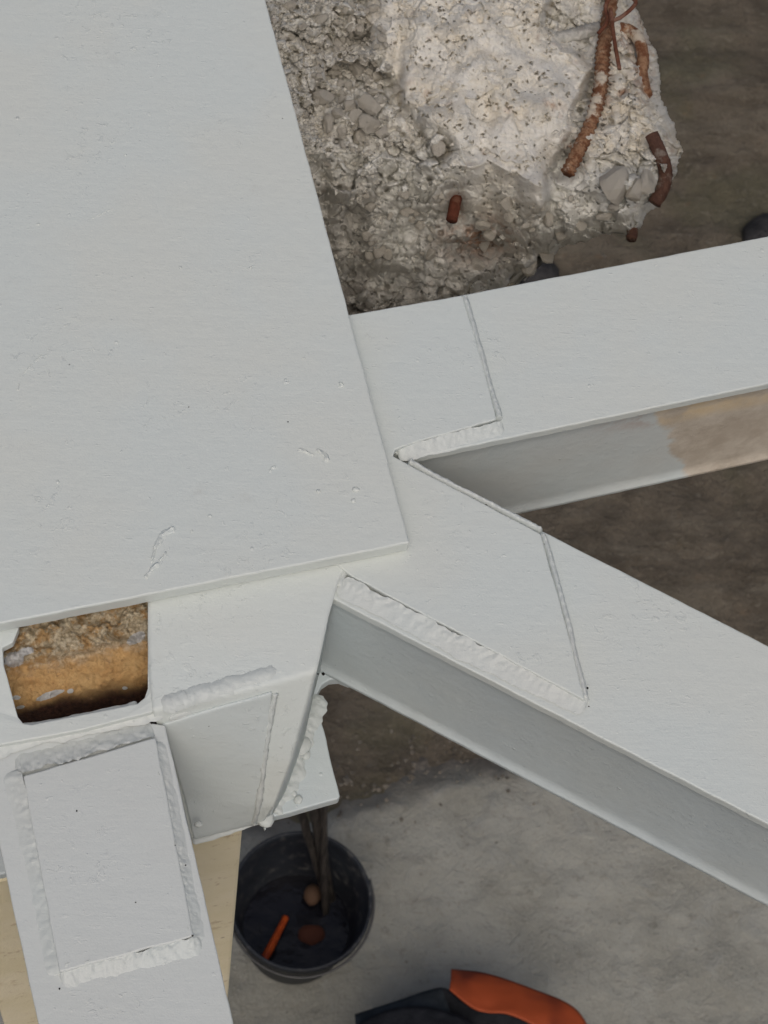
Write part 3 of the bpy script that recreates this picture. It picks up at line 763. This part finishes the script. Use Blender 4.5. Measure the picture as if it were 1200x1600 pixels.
lathe('shell', [(r * .97, z) for r, z in [(.0, 0), (.106, 0), (.110, .006), (.143, .245), (.150, .248), (.150, .268), (.147, .272), (.143, .270), (.141, .25), (.105, .012), (0, .010)]], bc, bk.m, bucket)
wm = Mat('murky_water', .18, .4); wm.color((.006, .006, .009)); wm.bump((wm.noise(18, 3), .004))
lathe('water', [(0, 0), (.113, 0)], bc + Vector((0, 0, .075)), wm.m, bucket, smooth=False)
hm = Mat('handle_wire', .5, .5); hm.b.inputs['Metallic'].default_value = .7; hm.color((.10, .10, .10))
hp = []
for k in range(13):
    a = math.radians(200 + k * 15); hp.append(bc + Vector((.1495 * math.cos(a), .1495 * math.sin(a), .255 - .02 * math.sin(math.pi * k / 12))))
tube('handle', hp, .0028, hm.m, bucket, n=40, seg=8)
# things standing and floating in the bucket
om = Mat('orange_grip', .5, .4); om.color(om.mix(om.ramp(om.noise(60, 4), .4, .6), (.50, .085, .015), (.38, .06, .015))); om.bump((om.noise(200, 3), .0008))
def bp(x, y, z): return P(x, y, ZS + z)
o = tube('rod', [bp(410, 1504, .14), bp(428, 1470, .12), bp(446, 1434, .09)], .0085, om.m, None, n=24, taper=lambda t: .95 + .1 * math.sin(t * 6)); tag(o, 'orange rod lying slanted in the bucket', 'rod')
o = lump('sponge', 488, 1398, ZS + .10, .021, .8, Mat('sponge_brown', .9).color((.10, .055, .032)).m, None, 301); tag(o, 'round brown sponge floating between the sticks in the bucket', 'sponge')
o = lump('rag', 487, 1460, ZS + .078, .024, .4, Mat('rag_red', .9).color((.07, .020, .010)).m, None, 302); tag(o, 'dull red rag half sunk in the bucket water', 'rag')
wd = Mat('wet_wood', .6, .4); v1 = wd.noise(1, 5, .6, wd.map((200, 200, 6))); wd.color(wd.mix(wd.ramp(v1, .4, .6), (.020, .017, .015), (.055, .047, .040))); wd.bump((v1, .002))
for i, (a, b, r, lb) in enumerate((((506, 1388), (462, 1240), .009, 'dark stick leaning in the bucket, leftmost of the three'), ((514, 1392), (486, 1240), .011, 'dark stick leaning in the bucket, middle of the three'), ((508, 1412), (505, 1240), .008, 'dark stick leaning in the bucket, rightmost of the three'))):
    p0 = P(*a, ZS + .12); p1 = P(*b, ZS + .62)
    o = tube('stick', [p0 - (p1 - p0) * .15, (p0 + p1) / 2, p1], r, wd.m, None, n=20, seg=10, rough=.002, seed=i); tag(o, lb, 'stick', 'sticks standing in the bucket')

# ================================================================== OPEN BAG at the lower edge
ba = empty('tool_bag', P(760, 1680, ZS), 'dark grey and orange open bag on the slab at the bottom edge', 'bag')
dg = Mat('dark_canvas', .85, .2); dn = dg.noise(30, 5, .6); dg.color(dg.mix(dg.ramp(dn, .35, .65), (.022, .027, .032), (.036, .043, .050))); dg.bump((dn, .006), (dg.noise(800, 2), .001))
dk_ = Mat('dark_lining', .85, .2); dk_.color(dk_.mix(dk_.ramp(dk_.noise(30, 4), .35, .65), (.010, .011, .014), (.018, .019, .023))); dk_.bump((dk_.noise(26, 4), .01))
og = Mat('orange_fabric', .6, .35); on = og.noise(9, 2, .4); og.color(og.mix(og.ramp(on, .4, .62), (.13, .020, .007), (.36, .062, .014))); og.bump((on, .012), (og.noise(900, 2), .0006))
def panel(name, A, B, za, zb, mat, n=40, m=14, th=.004, bulge=.0):
    """fabric panel between two pixel polylines at two heights"""
    pa = rpath([P(x, y, za) for x, y in A], n); pb = rpath([P(x, y, zb) for x, y in B], n); vs = []; fs = []
    for j in range(m + 1):
        t = j / m
        for i in range(n):
            p = pa[i].lerp(pb[i], t); p = p + Vector((0, 0, bulge * math.sin(math.pi * t) + .006 * float(fbm(np.array([i / 6.]), np.array([t * 2]), 3, 7)[0]))); vs.append(p)
    for j in range(m):
        for i in range(n - 1): a = j * n + i; fs.append((a, a + n, a + n + 1, a + 1))
    o = link(name, mesh(name, vs, fs), mat, ba, True)
    mo = o.modifiers.new('thick', 'SOLIDIFY'); mo.thickness = th; return o
panel('side_panel', [(554, 1585), (610, 1567), (660, 1550), (690, 1542)], [(560, 1690), (620, 1680), (680, 1672), (730, 1665)], ZS + .26, ZS + .30, dg.m, bulge=.01)
panel('orange_flap', [(705, 1514), (760, 1521), (830, 1544), (900, 1577), (935, 1640)], [(703, 1546), (745, 1577), (800, 1586), (850, 1615), (880, 1680)], ZS + .27, ZS + .31, og.m, bulge=.004)
panel('lining', [(680, 1545), (700, 1546), (745, 1574), (800, 1584), (870, 1625)], [(600, 1680), (640, 1690), (700, 1700), (780, 1700), (860, 1700)], ZS + .26, ZS + .20, dk_.m)
panel('front_pocket', [(560, 1600), (600, 1580), (645, 1572), (690, 1578), (740, 1600), (760, 1640)], [(560, 1700), (600, 1700), (650, 1700), (690, 1700), (740, 1700), (760, 1700)], ZS + .31, ZS + .31, dk_.m, bulge=.02)
prism('bag_base', [P(575, 1625, ZS + .24), P(870, 1635, ZS + .24), P(880, 1820, ZS + .24), P(565, 1800, ZS + .24)], .236, dg.m, ba, bev=.02)

# two dark low blobs on the soil
dm = Mat('dark_blob', .6, .4); dn = dm.noise(14, 6, .7); dm.color(dm.mix(dm.ramp(dn, .4, .6), (.018, .017, .017), (.040, .037, .036))); dm.bump((dn, .02))
for x, y, r, lb in ((838, 428, .062, 'dark rock on the soil directly below the broken concrete'), (1205, 372, .075, 'dark rock on the soil at the right edge above the upper brace')):
    o = lump('blob', x, y, ZG + .02, r, .5, dm.m, None, int(x)); tag(o, lb, 'blob')
